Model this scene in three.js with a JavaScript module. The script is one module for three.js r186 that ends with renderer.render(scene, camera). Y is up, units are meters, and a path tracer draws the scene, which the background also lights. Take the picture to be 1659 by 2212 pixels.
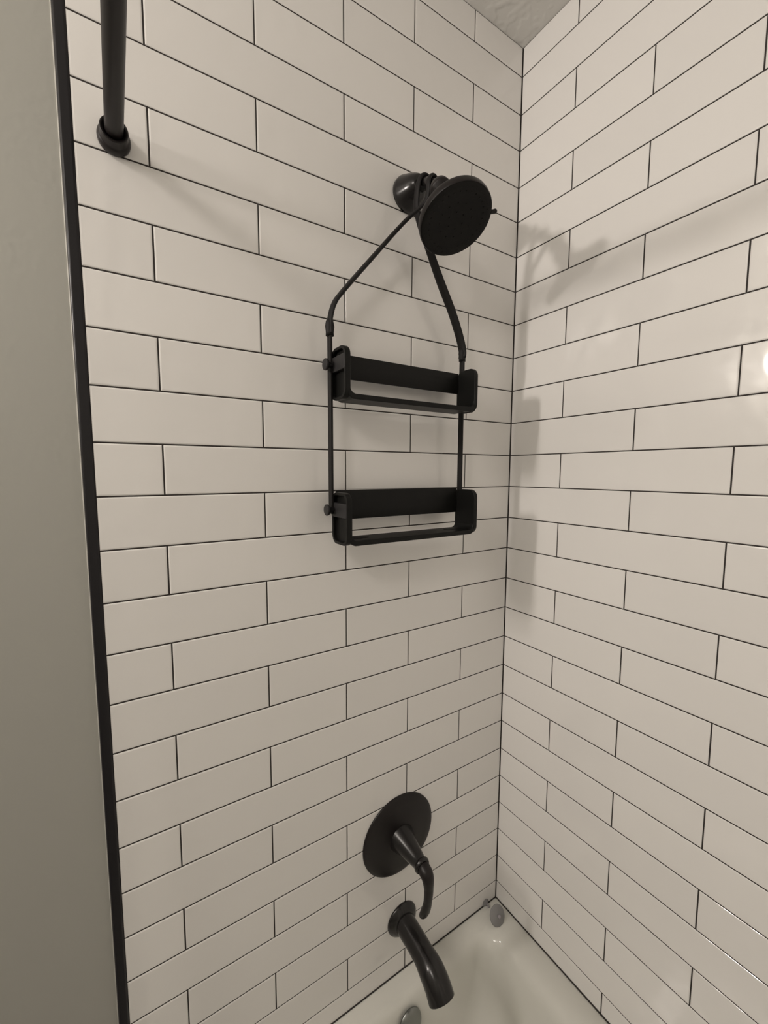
import * as THREE from 'three';
import { RoundedBoxGeometry } from 'three/addons/geometries/RoundedBoxGeometry.js';
import { mergeGeometries, mergeVertices, toCreasedNormals } from 'three/addons/utils/BufferGeometryUtils.js';

// ---------------------------------------------------------------- camera, light, exposure
const scene = new THREE.Scene();
scene.background = new THREE.Color(0, 0, 0);
const camera = new THREE.PerspectiveCamera(101.47, 1659 / 2212, 0.02, 20);
camera.up.set(0.049696, 0.995213, -0.084153);
camera.position.set(-0.817287, 1.500612, 0.704674);
camera.lookAt(-0.817287 + 0.536638, 1.500612 - 0.097669, 0.704674 - 0.838141);
const renderer = new THREE.WebGLRenderer({ antialias: true });
renderer.toneMapping = THREE.LinearToneMapping;
renderer.toneMappingExposure = 0.92;
renderer.shadowMap.enabled = true;
const BULB_CD = 0.86, BULB_COLOR = [1.0, 0.915, 0.845];
const BULBS = [[-1.62, 1.99, 0.095], [-1.82, 1.99, 0.095], [-2.02, 1.99, 0.095]], BULB_R = 0.042;
const DOME_CD = 1.7, DOME_COLOR = [1.0, 0.915, 0.845], DOME = [-1.65, 2.375, 0.85], DOME_R = 0.16;

// ---------------------------------------------------------------- helpers
let seed = 7;
const rnd = () => ((seed = (seed * 1664525 + 1013904223) >>> 0) / 4294967296);
const V = (x, y, z) => new THREE.Vector3(x, y, z);
const used = {};
function numbered(n) { const k = used[n] = (used[n] ?? -1) + 1; return k ? n + '_' + String(k).padStart(3, '0') : n; }
function mesh(name, geo, mat, parent) {
  const m = new THREE.Mesh(geo, mat); m.name = name; m.castShadow = m.receiveShadow = true; (parent || scene).add(m); return m;
}
function thing(name, label, category, pos = [0, 0, 0]) {
  const g = new THREE.Group(); g.name = numbered(name); g.position.set(...pos); g.userData = { label, category }; scene.add(g); return g;
}
function struct(name, label, geo, mat) {
  const o = geo ? mesh(name, geo, mat, scene) : new THREE.Group();
  if (!geo) { o.name = name; scene.add(o); }
  o.userData = { label, kind: 'structure' }; return o;
}
const box = (x0, x1, y0, y1, z0, z1, r = 0) => {
  const g = r ? new RoundedBoxGeometry(x1 - x0, y1 - y0, z1 - z0, 3, r) : new THREE.BoxGeometry(x1 - x0, y1 - y0, z1 - z0);
  return g.translate((x0 + x1) / 2, (y0 + y1) / 2, (z0 + z1) / 2);
};
const merge = (gs) => mergeGeometries(gs.map((g) => { const n = g.index ? g.toNonIndexed() : g; for (const k of Object.keys(n.attributes)) if (!['position', 'normal', 'uv'].includes(k)) n.deleteAttribute(k); return n; }));
const lathe = (pts, seg = 48) => new THREE.LatheGeometry(pts.map(([r, y]) => new THREE.Vector2(r, y)), seg);
// lathe whose axis runs along +z
const latheZ = (pts, seg = 48) => lathe(pts, seg).rotateX(Math.PI / 2);
const curve = (pts, t = 0.5) => new THREE.CatmullRomCurve3(pts.map((p) => V(...p)), false, 'catmullrom', t);
// a tube of varying radius and elliptical section along a curve; rad(t) -> [along side, along up]
function sweep(c, rad, seg = 60, rs = 20, side = V(1, 0, 0), cap = true) {
  const pos = [], uv = [], idx = [];
  for (let i = 0; i <= seg; i++) {
    const t = i / seg, p = c.getPointAt(t), tan = c.getTangentAt(t);
    const s = side.clone().addScaledVector(tan, -side.dot(tan)).normalize(), u = V(0, 0, 0).crossVectors(tan, s);
    const [a, b] = rad(t);
    for (let j = 0; j <= rs; j++) {
      const f = j / rs * 2 * Math.PI, q = p.clone().addScaledVector(s, a * Math.cos(f)).addScaledVector(u, b * Math.sin(f));
      pos.push(q.x, q.y, q.z); uv.push(j / rs * 0.1, t * c.getLength());
    }
  }
  for (let i = 0; i < seg; i++) for (let j = 0; j < rs; j++) { const a = i * (rs + 1) + j, b = a + rs + 1; idx.push(a, a + 1, b, b, a + 1, b + 1); }
  if (cap) for (const i of [0, seg]) {
    const p = c.getPointAt(i / seg), k = pos.length / 3; pos.push(p.x, p.y, p.z); uv.push(0, 0);
    for (let j = 0; j < rs; j++) { const a = i * (rs + 1) + j; i ? idx.push(a, a + 1, k) : idx.push(a + 1, a, k); }
  }
  const g = new THREE.BufferGeometry();
  g.setAttribute('position', new THREE.Float32BufferAttribute(pos, 3)); g.setAttribute('uv', new THREE.Float32BufferAttribute(uv, 2)); g.setIndex(idx);
  g.computeVertexNormals();
  // weld the seam normals
  const n = g.attributes.normal;
  for (let i = 0; i <= seg; i++) { const a = i * (rs + 1), b = a + rs, m = V(n.getX(a) + n.getX(b), n.getY(a) + n.getY(b), n.getZ(a) + n.getZ(b)).normalize(); n.setXYZ(a, m.x, m.y, m.z); n.setXYZ(b, m.x, m.y, m.z); }
  return g;
}
function roundRect(x0, x1, y0, y1, r, S = THREE.Shape) {
  const s = new S(); s.moveTo(x0 + r, y0); s.lineTo(x1 - r, y0); s.absarc(x1 - r, y0 + r, r, -Math.PI / 2, 0); s.lineTo(x1, y1 - r); s.absarc(x1 - r, y1 - r, r, 0, Math.PI / 2);
  s.lineTo(x0 + r, y1); s.absarc(x0 + r, y1 - r, r, Math.PI / 2, Math.PI); s.lineTo(x0, y0 + r); s.absarc(x0 + r, y0 + r, r, Math.PI, Math.PI * 1.5); return s;
}
// periodic noise height map: random waves of integer frequency
function noiseTex(size, waves, fn = (v) => v) {
  const list = []; for (const [n, lo, hi, amp] of waves) for (let i = 0; i < n; i++) {
    const a = rnd() * 2 * Math.PI, f = lo + (hi - lo) * rnd(); list.push([Math.round(Math.cos(a) * f), Math.round(Math.sin(a) * f), rnd() * 2 * Math.PI, amp]);
  }
  const h = new Float32Array(size * size); let mn = 1e9, mx = -1e9;
  for (let y = 0; y < size; y++) for (let x = 0; x < size; x++) {
    let v = 0; for (const [fx, fy, p, a] of list) v += a * Math.cos(2 * Math.PI * (fx * x + fy * y) / size + p);
    v = fn(v); h[y * size + x] = v; mn = Math.min(mn, v); mx = Math.max(mx, v);
  }
  const d = new Uint8Array(size * size * 4);
  for (let i = 0; i < h.length; i++) { const v = Math.round(255 * (h[i] - mn) / (mx - mn)); d[4 * i] = d[4 * i + 1] = d[4 * i + 2] = v; d[4 * i + 3] = 255; }
  const t = new THREE.DataTexture(d, size, size); t.wrapS = t.wrapT = THREE.RepeatWrapping; t.magFilter = THREE.LinearFilter; t.minFilter = THREE.LinearFilter; t.needsUpdate = true; return t;
}
const rep = (t, metres) => { const c = t.clone(); c.repeat.set(1 / metres, 1 / metres); c.needsUpdate = true; return c; };

// ---------------------------------------------------------------- materials
const waveTex = noiseTex(256, [[14, 3, 9, 1], [10, 9, 16, 0.35]]);
const peelTex = noiseTex(256, [[60, 12, 40, 1], [30, 3, 10, 0.6]]);
const knockTex = noiseTex(512, [[50, 8, 30, 1], [50, 30, 70, 0.5]], (v) => Math.max(-3, Math.min(5, v)));
const std = (o) => new THREE.MeshStandardMaterial(o), phys = (o) => new THREE.MeshPhysicalMaterial(o);
const rgb = (r, g, b) => new THREE.Color().setRGB(r, g, b);
const M = {
  tile: std({ color: rgb(0.76, 0.74, 0.715), roughness: 0.085, bumpMap: rep(waveTex, 0.3), bumpScale: 0.0004 }),
  grout: std({ color: rgb(0.040, 0.034, 0.032), roughness: 0.95 }),
  paint: std({ color: rgb(0.395, 0.39, 0.355), roughness: 0.6, bumpMap: rep(peelTex, 0.15), bumpScale: 0.00015 }),
  endWall: std({ color: rgb(0.85, 0.835, 0.81), roughness: 0.2 }),
  ceiling: std({ color: rgb(0.70, 0.69, 0.66), roughness: 0.9, bumpMap: rep(knockTex, 1.0), bumpScale: 0.0011 }),
  floor: std({ color: rgb(0.16, 0.15, 0.14), roughness: 0.5 }),
  caulk: std({ color: rgb(0.50, 0.49, 0.45), roughness: 0.5 }),
  trim: phys({ color: rgb(0.012, 0.011, 0.013), roughness: 0.34, specularIntensity: 0.7 }),
  bronze: phys({ color: rgb(0.012, 0.0095, 0.0095), roughness: 0.38, specularIntensity: 0.6 }),
  bronzeGloss: phys({ color: rgb(0.010, 0.009, 0.009), roughness: 0.2, specularIntensity: 1 }),
  face: phys({ color: rgb(0.008, 0.0075, 0.007), roughness: 0.6, specularIntensity: 0.4 }),
  nozzle: phys({ color: rgb(0.008, 0.0075, 0.007), roughness: 0.6, specularIntensity: 0.4 }),
  plastic: phys({ color: rgb(0.006, 0.006, 0.0055), roughness: 0.45, specularIntensity: 0.4 }),
  clip: phys({ color: rgb(0.022, 0.021, 0.022), roughness: 0.5, specularIntensity: 0.6 }),
  strap: phys({ color: rgb(0.012, 0.011, 0.011), roughness: 0.6, specularIntensity: 0.5 }),
  tub: std({ color: rgb(0.70, 0.695, 0.645), roughness: 0.07 }),
  chrome: std({ color: rgb(0.27, 0.28, 0.27), roughness: 0.33, metalness: 1 }),
  cup: phys({ color: rgb(0.46, 0.455, 0.46), roughness: 0.2, transmission: 0.55, thickness: 0 }),
  cupPin: std({ color: rgb(0.30, 0.28, 0.30), roughness: 0.1 }),
  lampMetal: std({ color: rgb(0.03, 0.028, 0.026), roughness: 0.4, metalness: 0.6 }),
  dome: std({ color: rgb(0.9, 0.88, 0.84), roughness: 0.5, emissive: rgb(...DOME_COLOR), emissiveIntensity: 2 }),
  bulb: std({ color: rgb(0.9, 0.88, 0.84), roughness: 0.5, emissive: rgb(...BULB_COLOR), emissiveIntensity: 6 }),
};

// ---------------------------------------------------------------- tile layout (fitted to the joints)
const S = 0.0765, H = 2.44, C0 = 0.27, GAP = 0.0022;
const DY = [-0.01, 0, 0.033, 0.019, 0.053, 0.031, 0.042, 0.044, 0.043, 0.04, 0.039, 0.04, 0.048, 0.033, 0.035, 0.031, 0.036, 0.026, 0.02, 0.015, 0.021, 0.006, 0.006, 0.008, -0.005, -0.003, 0.012, 0, 0];
const TUB_Y = 0.347, L_END = (H - TUB_Y) / S + C0, L_TOP = C0 - 0.03;
const dyAt = (l) => { const i = Math.max(0, Math.min(27, Math.floor(l))); return DY[i] + (DY[i + 1] - DY[i]) * (l - i); };
// wall A: plane z = 0, d runs to -x;  wall B: plane x = 0, d runs to +z
const WALLS = {
  A: { tilt: 0.0007, slant: 0.0014, odd: [1.9378, 5.9073, 9.8845], even: [3.9486, 7.9197], end: 0.841 / S },
  B: { tilt: -0.0037, slant: 0.0037, odd: [1.822, 5.7885, 9.757, 13.73, 17.7], even: [3.7932, 7.775, 11.75, 15.72, 19.69], end: 1.53 / S },
};
const lineY = (w, l, d) => H + (-l - dyAt(l) - w.tilt * d + C0) * S;
const joint = (w, d, l) => (d <= 0.01 || d > w.end - 0.01 ? d : d + w.slant * (l - 14)) * S;
// a glazed tile: q = 4 corners [d, y] in metres, counter-clockwise as seen on the face
function tileGeo(q, isA) {
  const b = 0.0020, rings = [[0, -0.006], [0, -0.0008], [b * 0.3, -0.0003], [b, 0]], R = [];
  const cx = q.reduce((s, p) => s + p[0], 0) / 4, cy = q.reduce((s, p) => s + p[1], 0) / 4;
  for (const [ins, dep] of rings) R.push(q.map(([d, y]) => [d - Math.sign(d - cx) * ins, y - Math.sign(y - cy) * ins, dep]));
  const pos = [], nor = [], uv = [];
  const P = ([d, y, z]) => (isA ? V(-d, y, z) : V(z * -1, y, d)).setX(isA ? -d : -z);
  const put = (a, b2, c, smooth) => {
    let t = [a, b2, c].map((p) => P(p)); let n = t[1].clone().sub(t[0]).cross(t[2].clone().sub(t[0])).normalize();
    t.forEach((v, i) => { pos.push(v.x, v.y, v.z); const nn = smooth ? smooth : n; nor.push(nn.x, nn.y, nn.z); uv.push(isA ? v.x : v.z + 3.17, v.y); });
  };
  const quad = (a, b2, c, d, s) => { put(a, b2, c, s); put(a, c, d, s); };
  const top = R[3];
  if (isA) quad(top[0], top[1], top[2], top[3]); else quad(top[0], top[1], top[2], top[3]);
  for (let k = 0; k < 3; k++) for (let i = 0; i < 4; i++) { const j = (i + 1) % 4; quad(R[k][i], R[k][j], R[k + 1][j], R[k + 1][i]); }
  const g = new THREE.BufferGeometry();
  g.setAttribute('position', new THREE.Float32BufferAttribute(pos, 3)); g.setAttribute('normal', new THREE.Float32BufferAttribute(nor, 3)); g.setAttribute('uv', new THREE.Float32BufferAttribute(uv, 2));
  return g;
}
const tileMats = [0, 1, 2, 3].map((i) => { const m = M.tile.clone(); const k = 1 - 0.012 * i; m.color = rgb(0.87 * k, 0.853 * k, 0.83 * k); return m; });
function tiling(w, isA, parent) {
  for (let n = 1; n <= 28; n++) {
    const l0 = n === 1 ? L_TOP : n - 1, l1 = n === 28 ? L_END + 0.02 : n;
    const js = [0, ...(n % 2 ? w.odd : w.even).filter((d) => d < w.end - 0.05), w.end];
    for (let i = 0; i + 1 < js.length; i++) {
      const g = GAP / 2, c0 = i === 0 ? 0.0012 : g, c1 = i + 2 === js.length ? 0.0004 : g, lm = (l0 + l1) / 2;
      const jit = () => (rnd() - 0.5) * 0.0004;
      const dA = joint(w, js[i], lm) + c0 + (i ? jit() : 0), dB = joint(w, js[i + 1], lm) - c1;
      const ds = w.slant * S * 0.5;                       // joints lean with the courses
      const yTop = (d) => lineY(w, l0, d / S) - (n === 1 ? 0 : g), yBot = (d) => lineY(w, l1, d / S) + (n === 28 ? 0.001 : g);
      const a0 = i ? dA - ds : dA, a1 = i ? dA + ds : dA, b0 = i + 2 < js.length ? dB - ds : dB, b1 = i + 2 < js.length ? dB + ds : dB;
      // seen on the face, wall A has d to the left, wall B has d to the right
      const q = isA ? [[a1, yBot(a1)], [a0, yTop(a0)], [b0, yTop(b0)], [b1, yBot(b1)]] : [[a1, yBot(a1)], [b1, yBot(b1)], [b0, yTop(b0)], [a0, yTop(a0)]];
      mesh('tile', tileGeo(q, isA), tileMats[Math.floor(rnd() * 4)], parent);
    }
  }
}

// ---------------------------------------------------------------- room shell
const ROOM = { x0: -2.7, z1: 1.53 };
const wallBack = struct('wall_back', 'plumbing wall of long white glossy tiles with dark grout, behind the shower fittings');
mesh('grout_bed', box(-0.841, 0.0, 0.30, 2.46, -0.10, -0.0011), M.grout, wallBack);
tiling(WALLS.A, true, wallBack);
const wallRight = struct('wall_right', 'long shower wall of white glossy tiles with dark grout, right of the corner');
mesh('grout_bed', box(0.0011, 0.10, 0.30, 2.46, -0.10, 1.53), M.grout, wallRight);
tiling(WALLS.B, false, wallRight);
struct('wall_left', 'smooth greige painted wall strip left of the black edge trim', box(ROOM.x0, -0.8525, 0, 2.46, -0.10, -0.006), M.paint);
struct('wall_lower', 'painted wall below the tiles behind the tub', box(-0.8525, 0.0, 0, 0.30, -0.10, -0.006), M.paint);
struct('wall_end', 'painted far end wall of the bathroom, opposite the long tiled wall', box(ROOM.x0 - 0.1, ROOM.x0, 0, 2.46, -0.10, ROOM.z1 + 0.1), M.paint);
struct('wall_front', 'painted bathroom wall opposite the vanity light', box(ROOM.x0, -0.85, 0, 2.46, ROOM.z1, ROOM.z1 + 0.1), M.paint);
struct('wall_tub_end', 'white wall at the far end of the tub, opposite the shower fittings', box(-0.85, 0.1, 0, 2.46, ROOM.z1, ROOM.z1 + 0.1), M.endWall);
struct('floor', 'grey bathroom floor beside the tub', box(ROOM.x0 - 0.1, 0.1, -0.1, 0, -0.10, ROOM.z1 + 0.1), M.floor);
{
  const g = box(ROOM.x0 - 0.1, 0.1, H + 0.004, H + 0.12, -0.10, ROOM.z1 + 0.1), p = g.attributes.position, u = g.attributes.uv;
  for (let i = 0; i < p.count; i++) u.setXY(i, p.getX(i), p.getZ(i));
  struct('ceiling', 'textured plaster ceiling above the shower corner', g, M.ceiling);
}
{
  const t = struct('trim_1', 'black metal edge trim where the white tiles meet the painted wall');
  mesh('edge_profile', box(-0.8552, -0.8408, 0.0, 2.443, -0.0095, 0.0004, 0.0032), M.trim, t);
  mesh('caulk_bead', box(-0.8566, -0.8548, 0.0, 2.443, -0.0075, -0.0042, 0.0007), M.caulk, t);
}

// ---------------------------------------------------------------- bathtub
{
  const t = thing('bathtub', 'glossy white bathtub below the spout with rounded basin edges', 'bathtub');
  const loop = (x0, x1, z0, z1, r, y, n = 10) => {
    const pts = [];
    for (const [cx, cz, a] of [[x1 - r, z0 + r, -Math.PI / 2], [x1 - r, z1 - r, 0], [x0 + r, z1 - r, Math.PI / 2], [x0 + r, z0 + r, Math.PI]])
      for (let i = 0; i <= n; i++) { const f = a + i / n * Math.PI / 2; pts.push([cx + r * Math.cos(f), y, cz + r * Math.sin(f)]); }
    return pts;
  };
  const X0 = -0.82, X1 = -0.0005, Z0 = 0.0005, Z1 = 1.529;
  const basin = (k, y, r) => loop(X0 + 0.085 + k * 1.0, -0.070 - k * 0.95, 0.047 + k * 0.7, Z1 - 0.09 - k * 3, r, y);
  const loops = [loop(X0, X1, Z0, Z1, 0.004, 0), loop(X0, X1, Z0, Z1, 0.004, TUB_Y - 0.012), loop(X0 + 0.003, X1, Z0, Z1, 0.004, TUB_Y - 0.003), loop(X0 + 0.012, X1 - 0.004, Z0 + 0.004, Z1, 0.006, TUB_Y),
    basin(-0.024, TUB_Y - 0.0004, 0.05), basin(-0.016, TUB_Y - 0.0014, 0.05), basin(-0.008, TUB_Y - 0.004, 0.05), basin(-0.001, TUB_Y - 0.0085, 0.05), basin(0.005, TUB_Y - 0.0155, 0.05), basin(0.0095, TUB_Y - 0.026, 0.052), basin(0.0145, TUB_Y - 0.050, 0.055), basin(0.03, TUB_Y - 0.14, 0.075), basin(0.045, TUB_Y - 0.21, 0.085), basin(0.058, TUB_Y - 0.245, 0.09), basin(0.08, TUB_Y - 0.262, 0.09), basin(0.12, TUB_Y - 0.268, 0.08)];
  const N = loops[0].length, pos = loops.flat(2), idx = [];
  for (let k = 0; k + 1 < loops.length; k++) for (let i = 0; i < N; i++) { const a = k * N + i, b = k * N + (i + 1) % N; idx.push(a, a + N, b, b, a + N, b + N); }
  const c = pos.length / 3, last = loops[loops.length - 1]; pos.push((X0 + X1) / 2, last[0][1] - 0.004, 0.75);
  for (let i = 0; i < N; i++) idx.push((loops.length - 1) * N + i, c, (loops.length - 1) * N + (i + 1) % N);
  let g = new THREE.BufferGeometry(); g.setAttribute('position', new THREE.Float32BufferAttribute(pos, 3)); g.setIndex(idx);
  g = toCreasedNormals(g, 0.9);
  mesh('basin', g, M.tub, t);
  // dark caulk line where the tile meets the tub
  mesh('caulk_line', merge([box(-0.80, -0.0005, TUB_Y - 0.001, TUB_Y + 0.0008, 0.0001, 0.0012), box(-0.0012, -0.0001, TUB_Y - 0.001, TUB_Y + 0.0008, 0.0005, 1.529)]), M.grout, t);
}
{
  const t = thing('overflow_plate', 'round chrome overflow plate on the tub end wall under the spout', 'overflow plate', [-0.3345, 0.302, 0.064]);
  mesh('plate', latheZ([[0.0, 0.010], [0.018, 0.0095], [0.025, 0.007], [0.0285, 0.003], [0.029, 0.0005], [0.0, 0.0004]].reverse()), M.chrome, t);
  mesh('screw', latheZ([[0, 0.0125], [0.003, 0.012], [0.0042, 0.0105], [0.0042, 0.0095]].reverse(), 16), M.chrome, t);
  t.rotation.x = -0.22;
}

// ---------------------------------------------------------------- tub spout
{
  const t = thing('tub_spout', 'dark bronze curved tub spout low on the tiled wall below the valve', 'tub spout', [-0.314, 0.48, 0]);
  mesh('flange', latheZ([[0, 0.016], [0.022, 0.016], [0.029, 0.0135], [0.0335, 0.009], [0.037, 0.0055], [0.0385, 0.003], [0.0385, 0.0002], [0, 0.0002]]), M.bronzeGloss, t);
  const c = curve([[0, 0, 0.004], [0, -0.0015, 0.04], [0, -0.005, 0.075], [0, -0.0125, 0.105], [0, -0.025, 0.1265], [0, -0.042, 0.1415]]);
  mesh('spout_body', sweep(c, (u) => { const r = 0.0245 - 0.001 * Math.sin(u * 3) + 0.0034 * Math.min(1, Math.max(0, (u - 0.5) / 0.2)); return [r, r]; }, 60, 28), M.bronzeGloss, t);
  mesh('outlet', lathe([[0.0215, 0.0], [0.0215, -0.0006], [0, -0.0006]].reverse(), 28).rotateX(-0.76).translate(0, -0.0421, 0.1416), M.nozzle, t);
}
// ---------------------------------------------------------------- shower valve
{
  const t = thing('shower_valve', 'round dark bronze valve plate with a hanging lever on the tiled wall', 'shower valve', [-0.3245, 0.6955, 0]);
  mesh('valve_plate', latheZ([[0, 0.013], [0.034, 0.013], [0.045, 0.0105], [0.07, 0.0088], [0.084, 0.0068], [0.0905, 0.004], [0.092, 0.0022], [0.092, 0.0002], [0, 0.0002]], 72), M.bronze, t);
  const hub = mesh('handle_hub', latheZ([[0, 0.0905], [0.0145, 0.0905], [0.0160, 0.0885], [0.0172, 0.0855], [0.0172, 0.0825], [0.0145, 0.080], [0.0160, 0.0700], [0.0225, 0.0370], [0.0305, 0.0135], [0.0312, 0.004], [0, 0.004]].reverse()), M.bronzeGloss, t);
  hub.rotation.x = 0.05;
  const c = curve([[0, -0.0045, 0.084], [0, -0.006, 0.093], [0, -0.013, 0.1035], [0, -0.030, 0.1075], [0, -0.050, 0.1075], [0, -0.072, 0.1045], [0, -0.094, 0.0985], [0, -0.113, 0.0905]]);
  mesh('lever', sweep(c, (u) => {
    const k = [[0, .0115, .0115], [.05, .0135, .0135], [.12, .0142, .0135], [.2, .0128, .0115], [.35, .0103, .0085], [.6, .0098, .0075], [.85, .0118, .0080], [.95, .0112, .0075], [1, .0055, .0035]];
    let i = 0; while (i < k.length - 2 && u > k[i + 1][0]) i++; const s = (u - k[i][0]) / (k[i + 1][0] - k[i][0]); return [k[i][1] + s * (k[i + 1][1] - k[i][1]), k[i][2] + s * (k[i + 1][2] - k[i][2])];
  }, 60, 20), M.bronze, t);
}
// ---------------------------------------------------------------- shower arm and head
{
  const t = thing('overhead_shower', 'round black shower head on a short arm near the top of the tiled wall', 'shower head', [-0.316, 2.029, 0]);
  mesh('flange', latheZ([[0, 0.046], [0.0125, 0.046], [0.0165, 0.043], [0.0215, 0.036], [0.0262, 0.026], [0.0298, 0.016], [0.0325, 0.010], [0.0333, 0.006], [0.0330, 0.0002], [0, 0.0002]].reverse()), M.bronzeGloss, t);
  mesh('arm', sweep(curve([[0, 0, 0.01], [0, -0.002, 0.035], [0, -0.0075, 0.055], [0, -0.0175, 0.073], [0, -0.032, 0.090], [0, -0.040, 0.100]]), () => [0.0105, 0.0105], 40, 20), M.bronzeGloss, t);
  const n = V(0, -0.866, 0.5);
  const head = new THREE.Group(); head.name = 'spray_head'; t.add(head);
  head.position.set(-0.0035, 1.9138 - 2.029, 0.1461); head.quaternion.setFromUnitVectors(V(0, 1, 0), n.clone().negate());
  mesh('shell', lathe([[0, 0.098], [0.011, 0.0975], [0.0165, 0.091], [0.0185, 0.084], [0.0185, 0.079], [0.0125, 0.0755], [0.0125, 0.071], [0.0165, 0.068], [0.019, 0.061], [0.0175, 0.052], [0.0145, 0.047], [0.018, 0.041], [0.030, 0.030], [0.048, 0.022], [0.0585, 0.0165], [0.0618, 0.012], [0.0624, 0.007], [0.0623, 0.002], [0.0612, 0.0]].reverse(), 64), M.bronze, head);
  mesh('spray_face', lathe([[0, 0.0012], [0.030, 0.0008], [0.050, -0.0012], [0.0575, -0.0018], [0.0608, 0.0004]].reverse(), 64), M.face, head);
  const dots = [];
  for (const [r, k] of [[0.054, 36], [0.047, 30], [0.039, 18], [0.028, 12], [0.014, 6]]) for (let i = 0; i < k; i++) { const a = i / k * 2 * Math.PI; dots.push(new THREE.SphereGeometry(0.0014, 8, 6).scale(1, 0.5, 1).translate(r * Math.cos(a), r > 0.045 ? -0.0012 : 0.0006, r * Math.sin(a))); }
  const nz = mesh('nozzles', merge(dots), M.nozzle, head); nz.userData.kind = 'stuff';
  const lv = mesh('spray_lever', merge([new THREE.CylinderGeometry(0.0032, 0.0036, 0.010, 12).rotateZ(Math.PI / 2).translate(0.066, 0.006, 0), new THREE.SphereGeometry(0.0038, 12, 8).translate(0.071, 0.006, 0)]), M.bronze, head);
  lv.rotation.y = -0.50;
}
// ---------------------------------------------------------------- shower rod
{
  const t = thing('shower_rod', 'dark bronze shower curtain rod at upper left ending in a wall flange', 'curtain rod', [-0.7965, 1.937, 0]);
  mesh('rod', new THREE.CylinderGeometry(0.0107, 0.0107, 1.50, 32).rotateX(Math.PI / 2).translate(0, 0, 0.765), M.bronze, t);
  const fl = latheZ([[0, 0.0135], [0.0112, 0.0135], [0.0118, 0.024], [0.0150, 0.0262], [0.0162, 0.0245], [0.0164, 0.0135], [0.0176, 0.0120], [0.0190, 0.0095], [0.0194, 0.006], [0.0190, 0.0015], [0.018, 0.0002], [0, 0.0002]].reverse(), 40);
  mesh('end_flange', fl, M.bronze, t);
  const f2 = mesh('end_flange', fl, M.bronze, t); f2.rotation.y = Math.PI; f2.position.z = 1.53;
}
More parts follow.
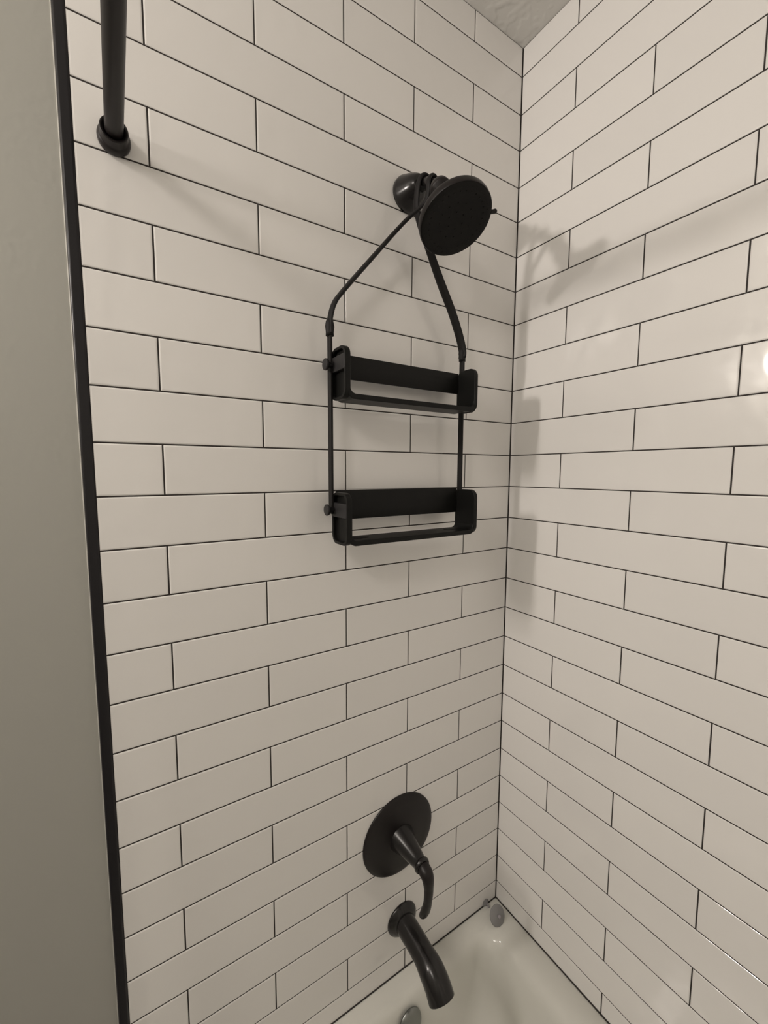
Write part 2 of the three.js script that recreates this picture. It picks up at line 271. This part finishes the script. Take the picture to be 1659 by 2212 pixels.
// ---------------------------------------------------------------- hanging shower caddy
{
    const t = thing('shower_caddy', 'black two-shelf caddy hanging by straps from the shower arm', 'shower caddy', [-0.345, 1.37, 0.034]);
  const O = t.position, put = (name, g, m, parent = t) => mesh(name, g.translate(-O.x, -O.y, -O.z), m, parent);
  const cord = (pts, a0, a1, b0, b1) => { const c = curve(pts); return sweep(c, (u) => { const k = Math.min(1, u * 1.6); return [a0 + (a1 - a0) * k, b0 + (b1 - b0) * k]; }, 120, 16, V(0, 0, 1)); };
  const xl = -0.4985, xr = -0.1955, zs = 0.034;
  // looped upper straps over the shower arm
  put('cord', cord([[-0.3050, 1.994, 0.077], [-0.3040, 2.006, 0.078], [-0.3085, 2.0175, 0.079], [-0.3165, 2.0215, 0.080], [-0.3245, 2.0165, 0.081], [-0.3290, 2.005, 0.0825], [-0.3275, 1.992, 0.081], [-0.3265, 1.982, 0.074], [-0.3325, 1.971, 0.064], [-0.36, 1.9425, 0.050], [-0.42, 1.871, 0.040], [-0.475, 1.805, 0.036], [-0.4905, 1.782, 0.0345], [-0.4975, 1.758, 0.034], [xl, 1.742, zs], [xl, 1.731, zs]], 0.0046, 0.0085, 0.0030, 0.0040), M.strap);
  put('cord', cord([[-0.3040, 2.006, 0.056], [-0.3030, 2.018, 0.056], [-0.3085, 2.0315, 0.056], [-0.3165, 2.0350, 0.056], [-0.3250, 2.0305, 0.056], [-0.3300, 2.018, 0.055], [-0.3310, 2.000, 0.052], [-0.3285, 1.982, 0.048], [-0.317, 1.959, 0.044], [-0.296, 1.927, 0.041], [-0.262, 1.872, 0.038], [-0.229, 1.822, 0.036], [-0.2055, 1.778, 0.0345], [xr, 1.750, zs], [xr, 1.735, zs]], 0.0058, 0.0105, 0.0032, 0.0045), M.strap);
  for (const x of [xl, xr]) {
    put('side_strap', box(x - 0.0025, x + 0.0025, 1.425, 1.735, zs - 0.0062, zs + 0.0062, 0.0015), M.strap);
    put('strap_ferrule', lathe([[0, 0.030], [0.0058, 0.030], [0.0068, 0.026], [0.0080, 0.018], [0.0072, 0.012], [0.0068, 0.006], [0.0070, 0.0], [0.0, 0.0]].reverse(), 20).scale(1, 0.85, 1).translate(x, 1.7285, zs), M.strap);
  }
  for (const [y0, y1, b0, b1, XL, XR, ZB, ZF] of [[1.6190, 1.7055, 1.6605, 1.7025, -0.4955, -0.1980, 0.031, 0.084], [1.3725, 1.4630, 1.4135, 1.4655, -0.4955, -0.1955, 0.030, 0.0880]]) {
    const sh = new THREE.Group(); sh.name = 'shelf'; t.add(sh);
    const XI = XL + 0.010, XJ = XR - 0.008;
    // U-shaped tray: thick floor curving up into the ends
    const s = new THREE.Shape(), R = 0.013, r = 0.0115;
    const A = XL + 0.0065, B = XR - 0.0050, IA = XI + 0.0009, IB = XJ - 0.0009, T = y0 + 0.0212;
    s.moveTo(A, T); s.lineTo(A, y0 + R); s.absarc(A + R, y0 + R, R, Math.PI, 1.5 * Math.PI); s.lineTo(B - R, y0); s.absarc(B - R, y0 + R, R, -Math.PI / 2, 0); s.lineTo(B, T);
    s.lineTo(IB, T); s.lineTo(IB, y0 + 0.009 + r); s.absarc(IB - r, y0 + 0.009 + r, r, 0, -Math.PI / 2, true); s.lineTo(IA + r, y0 + 0.009); s.absarc(IA + r, y0 + 0.009 + r, r, -Math.PI / 2, -Math.PI, true); s.closePath();
    put('tray', new THREE.ExtrudeGeometry(s, { depth: ZF - ZB - 0.006, bevelEnabled: true, bevelSize: 0.0015, bevelThickness: 0.0015, bevelOffset: -0.0015, bevelSegments: 2, curveSegments: 12 }).translate(0, 0, ZB + 0.003), M.plastic, sh);
    for (const hx of [XI + 0.033, XJ - 0.034]) put('drain_slot', new THREE.ExtrudeGeometry(roundRect(-0.017, 0.017, -0.009, 0.009, 0.0088), { depth: 0.0005, bevelEnabled: false }).rotateX(-Math.PI / 2).translate(hx, y0 + 0.0091, 0.055), M.nozzle, sh);
    // end panels: rounded plates with an outward rim, open towards the strap
    for (const [xo, xi, d] of [[XL, XI, -1], [XR, XJ, 1]]) {
      const rim = roundRect(-ZF, -ZB, y0 + 0.0003, y1, 0.0165); rim.holes.push(roundRect(-ZF + 0.005, -ZB - 0.005, y0 + 0.0053, y1 - 0.005, 0.012, THREE.Path));
      const th = Math.abs(xo - xi), a = Math.min(xo, xi);
      const gr = new THREE.ExtrudeGeometry(rim, { depth: th - 0.002, bevelEnabled: true, bevelSize: 0.001, bevelThickness: 0.001, bevelOffset: -0.001, bevelSegments: 2, curveSegments: 14 }).rotateY(Math.PI / 2).translate(a + 0.001, 0, 0);
      const gp = new THREE.ExtrudeGeometry(roundRect(-ZF + 0.0005, -ZB - 0.0005, y0 + 0.0008, y1 - 0.0005, 0.016), { depth: 0.0028, bevelEnabled: true, bevelSize: 0.0006, bevelThickness: 0.0006, bevelOffset: -0.0006, bevelSegments: 2, curveSegments: 14 }).rotateY(Math.PI / 2).translate(d < 0 ? xi - 0.0030 : xi + 0.0002, 0, 0);
      put('end_panel', merge([gr, gp]), M.plastic, sh);
      const ky = y0 + 0.061, w = d < 0 ? [xo - 0.0012, xi - 0.001] : [xi + 0.001, xo + 0.0012];
      put('clip', box(w[0], w[1], ky - 0.0135, ky + 0.0115, zs - 0.004, ZF - 0.0015, 0.002), M.clip, sh);
      const kn = latheZ([[0, 0.0], [0.004, 0.0], [0.0042, 0.010], [0.0088, 0.011], [0.0098, 0.0125], [0.0098, 0.0155], [0.0085, 0.0165], [0, 0.0167]], 28).rotateY(d * Math.PI / 2).translate(xo, ky - 0.001, zs + 0.006);
      put('clip_knob', kn, M.clip, sh);
    }
    // back band between the ends, slightly dished
    const bs = new THREE.Shape(); bs.moveTo(ZB + 0.001, b1); bs.quadraticCurveTo(ZB + 0.0085, (b0 + b1) / 2, ZB + 0.004, b0); bs.lineTo(ZB + 0.0015, b0); bs.quadraticCurveTo(ZB + 0.0055, (b0 + b1) / 2, ZB - 0.0015, b1); bs.closePath();
    const gb = new THREE.ExtrudeGeometry(bs, { depth: XJ - XI + 0.004, bevelEnabled: false, curveSegments: 8 });
    const p = gb.attributes.position; for (let i = 0; i < p.count; i++) { const zz = p.getX(i), yy = p.getY(i), xx = p.getZ(i); p.setXYZ(i, XI - 0.002 + xx - O.x, yy - O.y, zz - O.z); }
    const ix = []; const cnt = p.count; for (let i = 0; i < cnt; i += 3) ix.push(i, i + 2, i + 1); gb.setIndex(ix);
    mesh('back_band', toCreasedNormals(gb, 0.6), M.plastic, sh);
  }
}
// ---------------------------------------------------------------- suction cups in the tub corner
{
  const t = thing('suction_cup', 'cloudy round suction cup lying on the tub rim in the corner', 'suction cup', [-0.035, TUB_Y - 0.0035, 0.042]);
  mesh('cup', lathe([[0.0, 0.006], [0.006, 0.0058], [0.012, 0.0042], [0.018, 0.0018], [0.0222, 0.0008], [0.0226, 0.0002], [0.0, 0.0002]].reverse(), 40), M.cup, t);
  mesh('pin', lathe([[0, 0.013], [0.0025, 0.0125], [0.0042, 0.011], [0.0045, 0.0085], [0.003, 0.007], [0.0035, 0.005]].reverse(), 20), M.cupPin, t);
  t.quaternion.setFromUnitVectors(V(0, 1, 0), V(-0.10, 0.50, 0.86).normalize()); t.position.set(-0.0478, TUB_Y + 0.0195, 0.0480);
  const u = thing('suction_hook', 'small clear suction hook stuck low on the tiles beside the tub corner', 'hook', [-0.040, TUB_Y + 0.006, 0.0006]);
  mesh('cup', latheZ([[0, 0.006], [0.004, 0.0055], [0.0075, 0.003], [0.0095, 0.001], [0.0098, 0.0002], [0, 0.0002]].reverse(), 28), M.cup, u);
  mesh('hook', sweep(curve([[0, 0.002, 0.004], [0, 0.001, 0.010], [0.001, -0.003, 0.012], [0.001, -0.0045, 0.008]]), () => [0.0016, 0.0016], 24, 10), M.cupPin, u);
}
// ---------------------------------------------------------------- vanity light (the room's lamp, outside the frame)
{
  const t = thing('vanity_light', 'three-bulb vanity light mounted on the painted wall left of the shower', 'wall light');
  mesh('back_plate', box(-2.11, -1.53, 1.955, 2.025, -0.006, 0.014, 0.005), M.lampMetal, t);
  for (const [x, y, z] of BULBS) {
    mesh('socket', new THREE.CylinderGeometry(0.018, 0.018, z - BULB_R - 0.01, 20).rotateX(Math.PI / 2).translate(x, y, (z - BULB_R + 0.014) / 2 + 0.004), M.lampMetal, t);
    const b = mesh('bulb', new THREE.SphereGeometry(BULB_R, 24, 16).translate(x, y, z), M.bulb, t); b.castShadow = false;
    const l = new THREE.PointLight(new THREE.Color().setRGB(...BULB_COLOR), BULB_CD, 0, 2); l.position.set(x, y, z); l.castShadow = true; l.shadow.radius = BULB_R / 0.02; l.name = 'bulb_glow'; t.add(l);
  }
}
{
  const t = thing('ceiling_light', 'frosted round dome light on the bathroom ceiling', 'ceiling light', [DOME[0], H + 0.004, DOME[2]]);
  mesh('rim', lathe([[0, 0], [0.175, 0], [0.175, -0.022], [0.165, -0.026], [0, -0.026]].reverse(), 48), M.lampMetal, t);
  const b = mesh('bulb_dome', lathe([[0, -0.105], [0.05, -0.1], [0.10, -0.083], [0.14, -0.055], [0.16, -0.026], [0, -0.026]].reverse(), 48), M.dome, t); b.castShadow = false;
  const l = new THREE.PointLight(new THREE.Color().setRGB(...DOME_COLOR), DOME_CD, 0, 2); l.position.set(0, -0.07, 0); l.castShadow = true; l.shadow.radius = DOME_R / 0.02; l.name = 'dome_glow'; t.add(l);
}
renderer.render(scene, camera);
